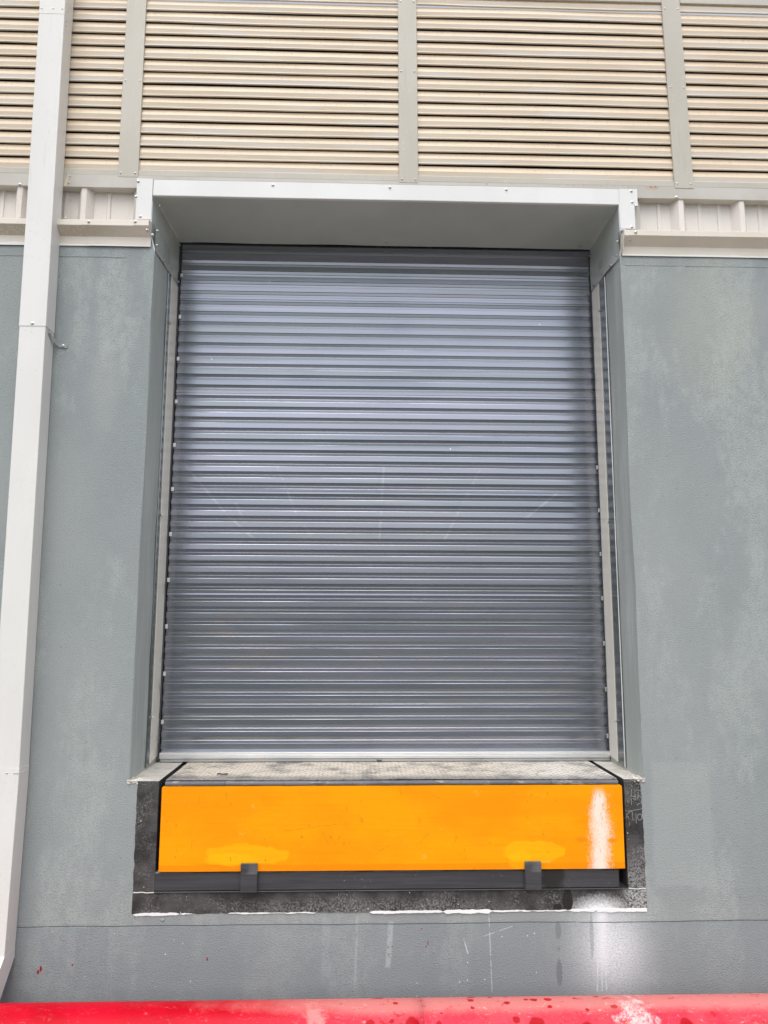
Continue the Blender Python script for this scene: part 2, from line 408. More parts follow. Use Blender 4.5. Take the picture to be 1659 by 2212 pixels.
def m_rail():
    g = G('fawn_rail_paint')
    n = g.noise(2.5, detail=4, off=2)
    c = g.mix((.46, .43, .38), (.53, .505, .46), n.sm(.35, .65))
    s = g.noise(45, 45, 5, detail=4, rough=.7, off=4)
    c = g.mix(c, (.50, .45, .37), s.sm(.55, .75)*.45)
    r = g.ell(1.645, 4.465, .05, .022, 1.1, .3, 1.2, 40)
    c = g.mix(c, (.38, .16, .05), r*g.noise(60, detail=4, rough=.75).sm(.42, .6)*.95)
    r2 = (g.z-4.466).abs().sm(.014, .004)*g.x.sm(.7, 1.0)*g.x.sm(1.75, 1.5)*g.noise(50, 50, 30, detail=4, rough=.75, off=3).sm(.50, .62)
    c = g.mix(c, (.42, .27, .18), r2*.6)
    g.bump(g.noise(2, detail=2), .006, .5)
    return g.done(c, .4, 0, .45)

def m_cream():
    g = G('cream_guide_paint')
    n = g.noise(4, 4, 2, detail=4, off=2)
    c = g.mix((.78, .74, .66), (.82, .78, .70), n.sm(.35, .65))
    ed = g.y.sm(.44, .515)
    r = g.noise(25, 25, 6, detail=5, rough=.75, off=5).sm(.50, .62)*ed*g.noise(1.5, 1.5, 1.5, off=8).sm(.45, .55)
    c = g.mix(c, (.16, .09, .05), r*.85)
    bot = g.y.sm(.44, .54)*g.z.sm(1.62, 1.4)*g.noise(30, detail=4, off=9).sm(.35, .6)*g.x.sm(0, -1)
    c = g.mix(c, (.10, .075, .05), bot*.6)
    g.bump(g.noise(9, detail=3), .003, .6)
    return g.done(c, .33, 0, .5)

M = dict(
    wall=m_wall(), jamb=m_jamb(), black=m_black(), lip=m_yellow(), louvre=m_louvre(False), louvre_up=m_louvre(True), curtain=m_curtain(), red=m_red(), deck=m_deck(), beam=m_beam(),
    white=m_sheet('white_flashing_paint', (.70, .695, .68), (.75, .745, .73), .38, dirt=.25, dirtc=(.6, .57, .52), streak=False),
    pipe=m_sheet('offwhite_duct_paint', (.68, .67, .64), (.72, .71, .685), .36, dirt=.35, dirtc=(.55, .52, .46)),
    strip=m_sheet('stone_strip_paint', (.455, .425, .36), (.505, .475, .41), .42, dirt=.4, dirtc=(.66, .64, .58)),
    corr=m_sheet('cream_cladding_paint', (.68, .63, .575), (.73, .685, .635), .45, dirt=.25),
    soffit=m_sheet('grey_lining_sheet', (.46, .495, .47), (.52, .55, .515), .28, dirt=None, spec=.8, bumpd=.004, streak=False),
    galv=m_sheet('dark_galvanised_sheet', (.17, .19, .19), (.24, .26, .26), .24, .75, dirt=.4, dirtc=(.5, .5, .48)),
    drip=m_drip(), rail=m_rail(), cream=m_cream(),
    alu=m_sheet('bare_aluminium', (.74, .74, .74), (.80, .80, .80), .34, .55, dirt=.3, dirtc=(.45, .42, .38), streak=False),
    alu2=m_sheet('dull_aluminium', (.42, .43, .44), (.48, .49, .50), .4, .5, dirt=.4, dirtc=(.3, .28, .25), streak=False),
    screw=m_sheet('zinc_screw', (.60, .60, .58), (.68, .68, .66), .30, .8, streak=False),
    bracket=m_sheet('grey_painted_bracket', (.28, .30, .31), (.33, .35, .355), .5, 0, dirt=.3, streak=False),
    hinge=m_steel('hinge_steel', (.10, .105, .125), (.15, .155, .175), .45, .95),
    dark=m_steel('dark_guide_steel', (.045, .048, .056), (.065, .068, .078), .5, .2),
    void=m_steel('painted_shade_black', (.018, .018, .019), (.026, .026, .028), .7, .1),  # near-black colour standing in for deep shade
    sill=m_concrete('dusty_sill_concrete', (.50, .47, .42), (.70, .67, .61), 2.2),
    pit=m_concrete('pit_concrete', (.045, .044, .044), (.075, .073, .07)),
    dark_yard=m_concrete('dark_reflection_ground', (.040, .042, .046), (.055, .057, .062), .3),
    reflection_ridge=m_concrete('unseen_dark_ridge', (.05, .065, .035), (.085, .10, .06), .1),
    ground=m_concrete('yard_concrete', (.34, .315, .275), (.40, .372, .33), .3),
    putty=m_sheet('white_filler', (.80, .80, .79), (.85, .85, .84), .7, streak=False),
    sealant=m_sheet('tan_sealant', (.60, .52, .38), (.66, .58, .44), .6, streak=False),
    chalk=m_sheet('chalk', (.22, .22, .21), (.36, .36, .35), .9, streak=False),
)

# ------------------------------------------------------------------ object helpers
def tag(o, label=None, cat=None, group=None, kind=None):
    if label: o['label'] = label
    if cat: o['category'] = cat
    if group: o['group'] = group
    if kind: o['kind'] = kind
    return o
def thing(name, label, cat, loc=(0, 0, 0), group=None):
    o = bpy.data.objects.new(name, None); o.empty_display_size = .2; COL.objects.link(o); o.location = loc
    return tag(o, label, cat, group)
def off_of(p):
    v = Vector((0, 0, 0))
    while p is not None: v += p.location; p = p.parent
    return v
def obj(name, bm, mat, parent=None, smooth=False, loc=None):
    """bm is in world coordinates; the object's origin is put at loc (or the parent's)"""
    me = bpy.data.meshes.new(name)
    bmesh.ops.recalc_face_normals(bm, faces=bm.faces[:]) if len(bm.faces) < 60000 and not getattr(bm, 'keep', False) else None
    o = bpy.data.objects.new(name, me); COL.objects.link(o)
    base = off_of(parent)
    if loc is not None: o.location = Vector(loc)-base; base = Vector(loc)
    bmesh.ops.translate(bm, verts=bm.verts[:], vec=-base)
    bm.to_mesh(me); bm.free()
    if parent is not None: o.parent = parent
    mats = mat if isinstance(mat, (list, tuple)) else [mat]
    for m in mats: me.materials.append(m)
    if smooth:
        for p in me.polygons: p.use_smooth = True
    return o
def box(bm, x0, x1, y0, y1, z0, z1, bev=.0015, mi=0, sub=None):
    vs = [bm.verts.new((x, y, z)) for x in (x0, x1) for y in (y0, y1) for z in (z0, z1)]
    fs = []
    for q in ((0, 1, 3, 2), (4, 6, 7, 5), (0, 4, 5, 1), (2, 3, 7, 6), (0, 2, 6, 4), (1, 5, 7, 3)):
        f = bm.faces.new([vs[i] for i in q]); f.material_index = mi; fs.append(f)
    if bev:
        es = list({e for f in fs for e in f.edges})
        bmesh.ops.bevel(bm, geom=es, offset=min(bev, .45*min(x1-x0, y1-y0, z1-z0)), segments=1, affect='EDGES', profile=.5)
def nb(*a, **k):
    bm = bmesh.new(); box(bm, *a, **k); return bm
def extr_x(bm, prof, x0, x1, nx, fn=None, thick=0.0, mi=0):
    """sweep a (y,z) profile along x; fn(x,i)->(dy,dz)"""
    rows = []
    for k in range(nx+1):
        x = x0+(x1-x0)*k/nx; r = []
        for i, (y, z) in enumerate(prof):
            dy, dz = fn(x, i) if fn else (0, 0)
            r.append(bm.verts.new((x, y+dy, z+dz)))
        rows.append(r)
    for k in range(nx):
        for i in range(len(prof)-1):
            f = bm.faces.new((rows[k][i], rows[k+1][i], rows[k+1][i+1], rows[k][i+1])); f.material_index = mi
    return rows
def extr_z(bm, prof, z0, z1, nzz=1, fn=None):
    """sweep an (x,y) profile up z"""
    rows = []
    for k in range(nzz+1):
        z = z0+(z1-z0)*k/nzz
        rows.append([bm.verts.new((x+(fn(z, i)[0] if fn else 0), y+(fn(z, i)[1] if fn else 0), z)) for i, (x, y) in enumerate(prof)])
    for k in range(nzz):
        for i in range(len(prof)-1):
            bm.faces.new((rows[k][i], rows[k][i+1], rows[k+1][i+1], rows[k+1][i]))
def prism(bm, pts, y0, y1):
    """closed (x,z) outline given real thickness between y0 and y1"""
    a = [bm.verts.new((x, y0, z)) for x, z in pts]; b = [bm.verts.new((x, y1, z)) for x, z in pts]
    bm.faces.new(a); bm.faces.new(list(reversed(b))); n = len(pts)
    for i in range(n): bm.faces.new((a[i], b[i], b[(i+1) % n], a[(i+1) % n]))
def sheet_quad(bm, p, t):
    """four corners (world) -> thin plate of thickness t along its normal (away from viewer side)"""
    p = [Vector(q) for q in p]; n = (p[1]-p[0]).cross(p[3]-p[0]).normalized()
    a = [bm.verts.new(q) for q in p]; b = [bm.verts.new(q+n*t) for q in p]
    bm.faces.new(a); bm.faces.new(list(reversed(b)))
    for i in range(4): bm.faces.new((a[i], b[i], b[(i+1) % 4], a[(i+1) % 4]))

# one screw mesh, shared: rubber-washered hexagon head, axis -Y
def make_screw():
    bm = bmesh.new()
    def disc(r0, r1, y0, y1, n):
        a = [bm.verts.new((r0*math.cos(2*math.pi*i/n), y0, r0*math.sin(2*math.pi*i/n))) for i in range(n)]
        b = [bm.verts.new((r1*math.cos(2*math.pi*i/n), y1, r1*math.sin(2*math.pi*i/n))) for i in range(n)]
        for i in range(n): bm.faces.new((a[i], a[(i+1) % n], b[(i+1) % n], b[i]))
        bm.faces.new(b)
    disc(.0085, .0085, .002, -.001, 14); disc(.0085, .005, -.001, -.003, 14); disc(.0052, .0046, -.003, -.0075, 6)
    bmesh.ops.recalc_face_normals(bm, faces=bm.faces[:])
    me = bpy.data.meshes.new('screw'); bm.to_mesh(me); bm.free(); me.materials.append(M['screw']); return me
SCREW = make_screw()
def screw(parent, x, y, z, n=(0, -1, 0), s=1.0, name='screw', mat=None):
    o = bpy.data.objects.new(name, SCREW); COL.objects.link(o); o.parent = parent
    o.location = Vector((x, y, z))-off_of(parent)
    o.rotation_euler = Vector(n).to_track_quat('-Y', 'Z').to_euler(); o.scale = (s, s, s)
    return o

# ================================================================== SETTING
bm = bmesh.new()
g_ = [-300, -60, -12, -6, -3, 0, 3, 6, 12, 60, 300]
vs = [[bm.verts.new((x, y, 0)) for y in (-400, -100, -30, -10, -5, -2, .0, .9, 60, 300)] for x in g_]
for i in range(len(g_)-1):
    for j in range(9): bm.faces.new((vs[i][j], vs[i+1][j], vs[i+1][j+1], vs[i][j+1]))
tag(obj('ground', bm, M['ground']), kind='structure')

bm = bmesh.new(); q = [(-300, -399), (300, -399), (300, -5.2), (-300, -5.2)]  # dark yard sheet, added so the lower shutter mirrors something dark
bm.faces.new([bm.verts.new((x, y, .004)) for x, y in q])
tag(obj('dark_yard_sheet', bm, M['dark_yard']), kind='structure')
# unseen ridge added behind the camera to darken the shutter's reflections
bm = bmesh.new(); prev = None
for k in range(161):
    a = math.radians(-175+170*k/160); x, y = math.cos(a)*70, math.sin(a)*70
    h = 8.5+nz(k*.09, 1)*4+nz(k*.4, 2)*1.6
    cur = [bm.verts.new((x*q, y*q, hh)) for q, hh in ((1, 0.004), (1.01, h*.45), (1.04, h*.8), (1.12, h), (1.4, h*1.05))]
    if prev:
        for j in range(4): bm.faces.new((prev[j], cur[j], cur[j+1], prev[j+1]))
    prev = cur
tag(obj('reflection_ridge', bm, M['reflection_ridge']), kind='structure')

# ================================================================== DOCK WALL
JL, JR, SZ, TOPW = -1.137, 1.442, 1.235, 4.20      # door opening and sill height
PL, PR, PB = -.987, 1.341, .714                      # leveller pit in the wall face
HEADZ = 4.20
def build_wall():
    root = thing('dock_wall', 'grey-blue painted rendered wall with worn speckled patches around the loading door', 'wall', (0, 0, 0))
    xs = sorted(set([-9, -6, -4, -3] + [round(-2.4+.12*i, 3) for i in range(42)] + [3, 4, 6, 9, JL, JR, PL, PR]))
    xs = [x for x in xs if x in (JL, JR, PL, PR) or min(abs(x-q) for q in (JL, JR, PL, PR)) > .02]
    zs = sorted(set([0] + [round(.12+.1*i, 3) for i in range(41)] + [TOPW, PB, SZ]))
    zs = [z for z in zs if z in (PB, SZ, TOPW) or min(abs(z-q) for q in (PB, SZ, TOPW)) > .02]
    bm = bmesh.new(); vv = {}
    def V_(x, z, y=0.0):
        k = (x, z, y)
        if k not in vv:
            dx = 0
            if x in (JL, JR) and z > SZ+.01: dx = nz(x*3, z*2.2)*.005+nz(x, z*9)*.0022
            if x == JL and z > 4.1: dx = -.0235
            if x == JR and z > 4.1: dx = .006
            dy = nz(x*.9, z*.9, 3)*.004 if y == 0 else 0
            if y == 0 and (x in (PL, PR) or z == PB or z == SZ): dy = 0
            vv[k] = bm.verts.new((x+dx, y+dy, z))
        return vv[k]
    def inside(xa, xb, za, zb):
        xm, zm = (xa+xb)/2, (za+zb)/2
        return (JL < xm < JR and zm > SZ) or (PL < xm < PR and PB < zm < SZ)
    for i in range(len(xs)-1):
        for j in range(len(zs)-1):
            if inside(xs[i], xs[i+1], zs[j], zs[j+1]): continue
            bm.faces.new((V_(xs[i], zs[j]), V_(xs[i+1], zs[j]), V_(xs[i+1], zs[j+1]), V_(xs[i], zs[j+1])))
    obj('wall_face', bm, M['wall'], root)
    # reveals of the door opening
    for nm, X, sgn, yb in (('door_jamb', JL, 1, .62), ('door_jamb', JR, -1, .62)):
        bm = bmesh.new(); zz = [z for z in zs if z >= SZ]
        ys = [0, .1, .2, .3, yb]; g = []
        for z in zz:
            dx = nz(X*3, z*2.2)*.005+nz(X, z*9)*.0022 if z > SZ+.01 else 0
            g.append([bm.verts.new((X+dx*(1-y/yb)+(nz(y*6, z*3, X)*.003 if 0 < y < yb else 0), y+(0 if y else nz(X*.9, z*.9, 3)*.004 if z > SZ+.01 else 0), z)) for y in ys])
        for a in range(len(zz)-1):
            for b in range(len(ys)-1): bm.faces.new((g[a][b], g[a][b+1], g[a+1][b+1], g[a+1][b]))
        obj(nm, bm, M['jamb'], root)
    # sill shelves left and right of the leveller and behind the door
    bm = bmesh.new()
    for x0, x1 in ((JL, PL), (PR, JR)):
        n = 8; rows = []
        for k in range(n+1):
            y = .7*k/n
            rows.append([bm.verts.new((x0+(x1-x0)*t, y, SZ+(nz(x0*9+t*2, y*12)*.004 if 0 < k < n and 0 < t < 1 else 0)-(.006 if k == 0 and t in (0, 1) else 0))) for t in (0, .33, .66, 1)])
        for k in range(n):
            for t in range(3): bm.faces.new((rows[k][t], rows[k][t+1], rows[k+1][t+1], rows[k+1][t]))
    obj('sill', bm, M['sill'], root)
    # pit lining
    bm = bmesh.new()
    sheet_quad(bm, [(PL, 0, PB), (PL, .72, PB), (PL, .72, SZ), (PL, 0, SZ)], .001)
    sheet_quad(bm, [(PR, .72, PB), (PR, 0, PB), (PR, 0, SZ), (PR, .72, SZ)], .001)
    sheet_quad(bm, [(PL, 0, PB), (PR, 0, PB), (PR, .72, PB), (PL, .72, PB)], .001)
    sheet_quad(bm, [(PL, .72, PB), (PR, .72, PB), (PR, .72, SZ), (PL, .72, SZ)], .001)
    obj('pit_lining', bm, M['pit'], root)
    # mortar crumbs at the feet of the jambs
    for cx, s in ((JL+.002, 1), (JR-.002, 1)):
        bm = bmesh.new(); r2 = random.Random(3)
        for k in range(70):
            a = r2.uniform(-.004, .05)*(1 if cx < 0 else -1); q = r2.uniform(.002, .0075)
            mt = Matrix.Translation((cx+a, r2.uniform(.0, .06) if k % 2 else r2.uniform(-.003, .01), SZ+(r2.uniform(-.003, .004) if k % 2 else r2.uniform(-.014, .003)))) @ Matrix.Rotation(r2.uniform(0, 3), 4, 'X') @ Matrix.Diagonal((q*1.5, q, q*.8, 1))
            bmesh.ops.create_icosphere(bm, subdivisions=1, radius=1, matrix=mt)
        obj('mortar_crumbs', bm, M['sill'], root)
    # black painted border round the pit, ragged against the grey
    bm = bmesh.new(); st = .012
    T = .0025
    def ragged(x, s, amp=.005): return nz(x*22, s)*amp+nz(x*70, s)*amp*.5
    L = []; z = SZ-.012
    oxl = lambda z: -1.090+(z-.72)*(-.004)+ragged(z, 1.1)
    oxr = lambda z: 1.429+(-.006 if z > 1.0 else 0)*(z-1.0)*4+ragged(z, 4.1)
    # legs
    for inn, out in ((PL, oxl), (PR, oxr)):
        k = 0; pts_o = []; pts_i = []
        z = PB
        while z < SZ-.004:
            pts_o.append((out(z), z)); pts_i.append((inn, z)); z += st
        z = SZ-.001; pts_o.append((out(z), z)); pts_i.append((inn, z))
        a = [bm.verts.new((x, -T, zz)) for x, zz in pts_o]; b = [bm.verts.new((x, -T, zz)) for x, zz in pts_i]
        a2 = [bm.verts.new((x, .004, zz)) for x, zz in pts_o]
        b2 = [bm.verts.new((x, .004, zz)) for x, zz in pts_i]
        for i in range(len(a)-1):
            bm.faces.new((a[i], b[i], b[i+1], a[i+1])); bm.faces.new((a[i], a[i+1], a2[i+1], a2[i])); bm.faces.new((b[i], b2[i], b2[i+1], b[i+1]))
        bm.faces.new((a[-1], b[-1], b2[-1], a2[-1]))
    # bottom band
    x0, x1 = oxl(PB), oxr(PB); n = 230; a = []; b = []; a2 = []
    for i in range(n+1):
        x = x0+(x1-x0)*i/n
        zb = .617+ragged(x, 9.3, .004)
        a.append(bm.verts.new((x, -T, zb))); b.append(bm.verts.new((x, -T, PB))); a2.append(bm.verts.new((x, .004, zb)))
    for i in range(n):
        bm.faces.new((a[i], a[i+1], b[i+1], b[i])); bm.faces.new((a[i], a2[i], a2[i+1], a[i+1]))
    obj('black_paint_border', bm, M['black'], root)
    # fine plaster ridge where leg and band meet
    bm = bmesh.new()
    for xa, xb in ((-1.088, PL), (PR, 1.428)):
        prof = [(-T-.0005, PB+.003), (-T-.004, PB), (-T-.0005, PB-.003)]
        extr_x(bm, prof, xa, xb, 10, fn=lambda x, i: (0, nz(x*30, 2)*.004))
    obj('plaster_ridge', bm, M['jamb'], root)
    # brushed white filler line under the band
    bm = bmesh.new()
    for xa, xb, h in ((-1.085, -.86, .010), (-.86, -.80, .003), (-.63, -.42, .004), (-.42, -.2, .0025), (.06, .42, .010), (.42, .66, .015), (.66, .80, .006), (.80, 1.04, .0025), (1.04, 1.18, .010), (1.18, 1.428, .014)):
        n = max(4, int((xb-xa)/.008)); top = []; bot = []
        for i in range(n+1):
            x = xa+(xb-xa)*i/n; e = min(1, i/2, (n-i)/2) if (xa, xb) != (1.18, 1.428) else 1
            top.append((x, .617+h*.45*e+ragged(x, 9.3, .003)+ragged(x, 3, .003)*e)); bot.append((x, .617-h*.55*e-.0012+ragged(x, 6.6, .0045)*e))
        prism(bm, top+bot[::-1], -.0048, -.0012)
    obj('white_filler_line', bm, M['putty'], root)
    # chalk writing on the right leg
    bm = bmesh.new()
    k = 1659/1920.0
    def stroke(pts, w=.0022):
        P = [Vector((1.3360+(x-195-.05*(y-285))*.000180, 0, 1.2335-(y-285)*.0001965)) for x, y in pts]
        # photo crop units (11.06 per source pixel) turned into metres on the leg's face
        for i in range(len(P)-1):
            d = (P[i+1]-P[i]); 
            if d.length < 1e-6: continue
            n = Vector((-d.z, 0, d.x)).normalized()*w*.5; e = d.normalized()*w*.3
            q = [P[i]-n-e, P[i+1]-n+e, P[i+1]+n+e, P[i]+n-e]
            a = [bm.verts.new((v.x, -.0040-.00001*i, v.z)) for v in q]; b = [bm.verts.new((v.x, -.0022, v.z)) for v in q]
            bm.faces.new(a)
            for j in range(4): bm.faces.new((a[j], b[j], b[(j+1) % 4], a[(j+1) % 4]))
    X0 = 195
    def S_(pts, w=.0022): stroke(pts, w)
    circ = lambda cx, cy, rx, ry, n=14, a0=0, a1=360: [(cx+rx*math.cos(math.radians(a0+(a1-a0)*i/n)), cy+ry*math.sin(math.radians(a0+(a1-a0)*i/n))) for i in range(n+1)]
    S_(circ(668, 1205, 62, 76), .0028)                                   # 0
    S_([(560, 1130), (566, 1240), (572, 1355)], .0028)                   # 1
    S_([(300, 1060), (420, 1052), (560, 1030), (750, 1000)], .0020)      # rule above
    S_([(370, 1060), (365, 1110), (300, 1130), (300, 1215), (255, 1225)], .0022)
    S_([(370, 1070), (450, 1062), (470, 1115), (455, 1180), (480, 1270)], .0022)
    S_([(310, 1195), (350, 1190), (350, 1260)], .0018); S_([(370, 1320), (380, 1400)], .0022); S_([(440, 1280), (520, 1270)], .0016)
    S_([(440, 530), (425, 620), (440, 690)], .0024); S_([(380, 690), (470, 700), (540, 690), (570, 735), (525, 795), (500, 750), (550, 640)], .0022)
    S_([(520, 590), (570, 540), (640, 545), (700, 570)], .0020); S_([(625, 600), (620, 690), (608, 770)], .0026)
    S_([(620, 720), (650, 680), (700, 720), (735, 750), (705, 845)], .0022); S_([(600, 920), (630, 875), (690, 875)], .0022)
    S_([(432, 750), (430, 905)], .0022); S_([(400, 752), (470, 752)], .002); S_(circ(300, 600, 48, 34), .0018); S_(circ(345, 820, 22, 40), .0018)
    S_([(560, 385), (640, 400), (680, 380)], .0018); S_([(200, 320), (300, 330), (520, 300), (680, 310)], .0018)
    S_([(460, 2100), (500, 2060), (520, 2010)], .0018); S_([(670, 2200), (700, 2175)], .0024); S_([(340, 1760), (370, 1735)], .0024)
    obj('chalk_writing', bm, M['chalk'], root)
    # dried paint lump on the wall under the band
    bm = bmesh.new(); bmesh.ops.create_icosphere(bm, subdivisions=2, radius=1, matrix=Matrix.Translation((-.94, 0, .588)) @ Matrix.Diagonal((.011, .004, .010, 1)))
    obj('paint_lump', bm, M['wall'], root, smooth=True)
    return root
build_wall()

# ================================================================== ROLLER SHUTTER
def build_shutter():
    root = thing('roller_shutter', 'closed slate grey corrugated steel roller shutter filling the loading door', 'shutter', (.15, .6, SZ))
    P = .0668; Y0 = .530
    prof = [(.0005, 0), (.0288, .0), (.0296, .0058), (.0464, .0086), (.0474, .0084), (.0499, .0064), (.0507, .0062), (.0638, .0074), (.0646, .0066), (.0659, .0006)]
    ztop = 4.341; z = ztop; pts = [(Y0+.085, 4.39, 0), (Y0+.050, 4.372, 0), (Y0+.018, 4.352, 0)]
    n = 0
    while z > 1.29:
        for d, y in prof:
            if z-d > 1.288: pts.append((Y0+y, z-d, n))
        if n % 9 == 5 and z-.03 > 1.3:     # lap seam between rolled sheets: a fine step across the flat
            pts = [p for p in pts if not (p[2] == n and abs(p[1]-(z-.0288)) < .0005)]
            base = [p for p in pts if p[2] < n or p[1] >= z-.001]; rest = [p for p in pts if p not in base]
            pts = base+[(Y0+.0006, z-.015, n), (Y0+.0034, z-.0165, n), (Y0+.0034, z-.0185, n), (Y0+.0006, z-.0195, n), (Y0, z-.0288, n)]+rest
        z -= P; n += 1
    pts.append((Y0+.0005, 1.288, n))
    bm = bmesh.new()
    rows = [(a, b) for a, b, c in pts]; idx = [c for a, b, c in pts]
    def fn(x, i):
        zz = rows[i][1]
        return (nz(x*.9, zz*1.1, 1)*.0035+nz(x*2.4, idx[i]*1.7, 4)*.0003, nz(x*.5, idx[i]*.9, 7)*.0006)
    extr_x(bm, rows, -1.118, 1.4408, 60, fn)
    o = obj('curtain', bm, M['curtain'], root, smooth=False)
    bm = bmesh.new()
    box(bm, -1.116, 1.439, .502, .542, 1.2575, 1.2905, .002)
    extr_x(bm, [(.5005, 1.281), (.4990, 1.2795), (.5005, 1.278)], -1.113, 1.437, 1); extr_x(bm, [(.5005, 1.273), (.4990, 1.2715), (.5005, 1.27)], -1.113, 1.437, 1)
    bar = obj('bottom_bar', bm, M['alu'], root)
    obj('rubber_seal', nb(-1.114, 1.437, .506, .538, 1.2385, 1.2565, .004), M['alu2'], bar)
    for s, jx in ((1, JL), (-1, JR)):
        a = lambda q: jx+s*q
        lo, hi = (a(.003), a(.0065)) if s > 0 else (a(.0065), a(.003))
        bm = bmesh.new()
        def X(q0, q1): return (a(q0), a(q1)) if s > 0 else (a(q1), a(q0))
        # dark channel the curtain runs in
        box(bm, *X(.001, .0165 if s > 0 else .0035), .517, .522, 1.237, 4.33, .001); box(bm, *X(.001, .004 if s > 0 else .0012), .5225, .60, 1.237, 4.33, .0003)
        obj('guide_channel', bm, M['dark'], root)
        y0, y1, y2 = (.288, .362, .514) if s > 0 else (.246, .366, .498)
        # folded galvanised angle on the jamb
        bm = bmesh.new(); zt = 4.055; zz = [1.250+(zt-1.25)*i/30 for i in range(31)]
        def plate(ya, yb, t, zb0, zb1):
            A = [[], [], [], []]
            for i, z in enumerate(zz):
                w = nz(z*1.3, s*3)*.0022
                z_a = z if i else zb0; z_b = z if i else zb1
                A[0].append(bm.verts.new((a(t), ya+w, z_a))); A[1].append(bm.verts.new((a(t), yb, z_b)))
                A[2].append(bm.verts.new((a(.0008), ya+w, z_a))); A[3].append(bm.verts.new((a(.0008), yb, z_b)))
            for i in range(30):
                bm.faces.new((A[0][i], A[1][i], A[1][i+1], A[0][i+1])); bm.faces.new((A[0][i], A[0][i+1], A[2][i+1], A[2][i])); bm.faces.new((A[1][i], A[3][i], A[3][i+1], A[1][i+1]))
            bm.faces.new((A[0][0], A[2][0], A[3][0], A[1][0]))
        plate(y0, y1+.02, .0045, 1.247, 1.252)
        jc = obj('jamb_angle', bm, M['galv'], root)
        bm = bmesh.new(); plate(y1, y2, .0085, 1.258, 1.272); obj('guide_cover', bm, M['cream'], root)
        # bright folded edge of the angle
        bm = bmesh.new()
        rows_ = []
        for i in range(61):
            z = 1.249+(4.04-1.249)*i/60; w = nz(z*1.3, s*3)*.0022; h = .0035 if s < 0 else .002
            if s < 0: h *= .7+.6*abs(nz(z*2, 9))
            rows_.append([bm.verts.new((a(.005+h*.6), y0+w-h, z)), bm.verts.new((a(.0105), y0+w, z)), bm.verts.new((a(.005), y0+w+h, z))])
        for i in range(60):
            for j in range(2): bm.faces.new((rows_[i][j], rows_[i][j+1], rows_[i+1][j+1], rows_[i+1][j]))
        obj('angle_edge', bm, M['white'] if s < 0 else M['galv'], jc)
        for z in ((3.76, 2.62, 1.50) if s > 0 else (3.88, 2.60, 1.48)):
            screw(jc, a(.0095), y1, z, (s, 0, 0), .85)
        # end locks peeping out between curtain and guide
        for kz in range(12 if s > 0 else 7):
            z = (4.136 if s > 0 else 2.95)-.268*kz*(1 if s > 0 else .98)
            if z < 1.35: break
            bm = bmesh.new(); box(bm, *X(.0185, .0335) if s > 0 else X(.0045, .0135), .5185, .527, z-.012, z+.012, .001)
            q0 = .0235 if s > 0 else .007; box(bm, *X(q0, q0+.0035), .5165, .5184, z+.003, z+.007, 0); box(bm, *X(q0, q0+.0035), .5165, .5184, z-.007, z-.003, 0)
            obj('end_lock', bm, M['alu'], root)
    # near-black plate that paints the shade in the cavity behind the curtain
    obj('cavity_shade_plate', nb(-1.2, 1.5, .66, .70, 1.24, 4.9, 0), M['void'], root)
build_shutter()

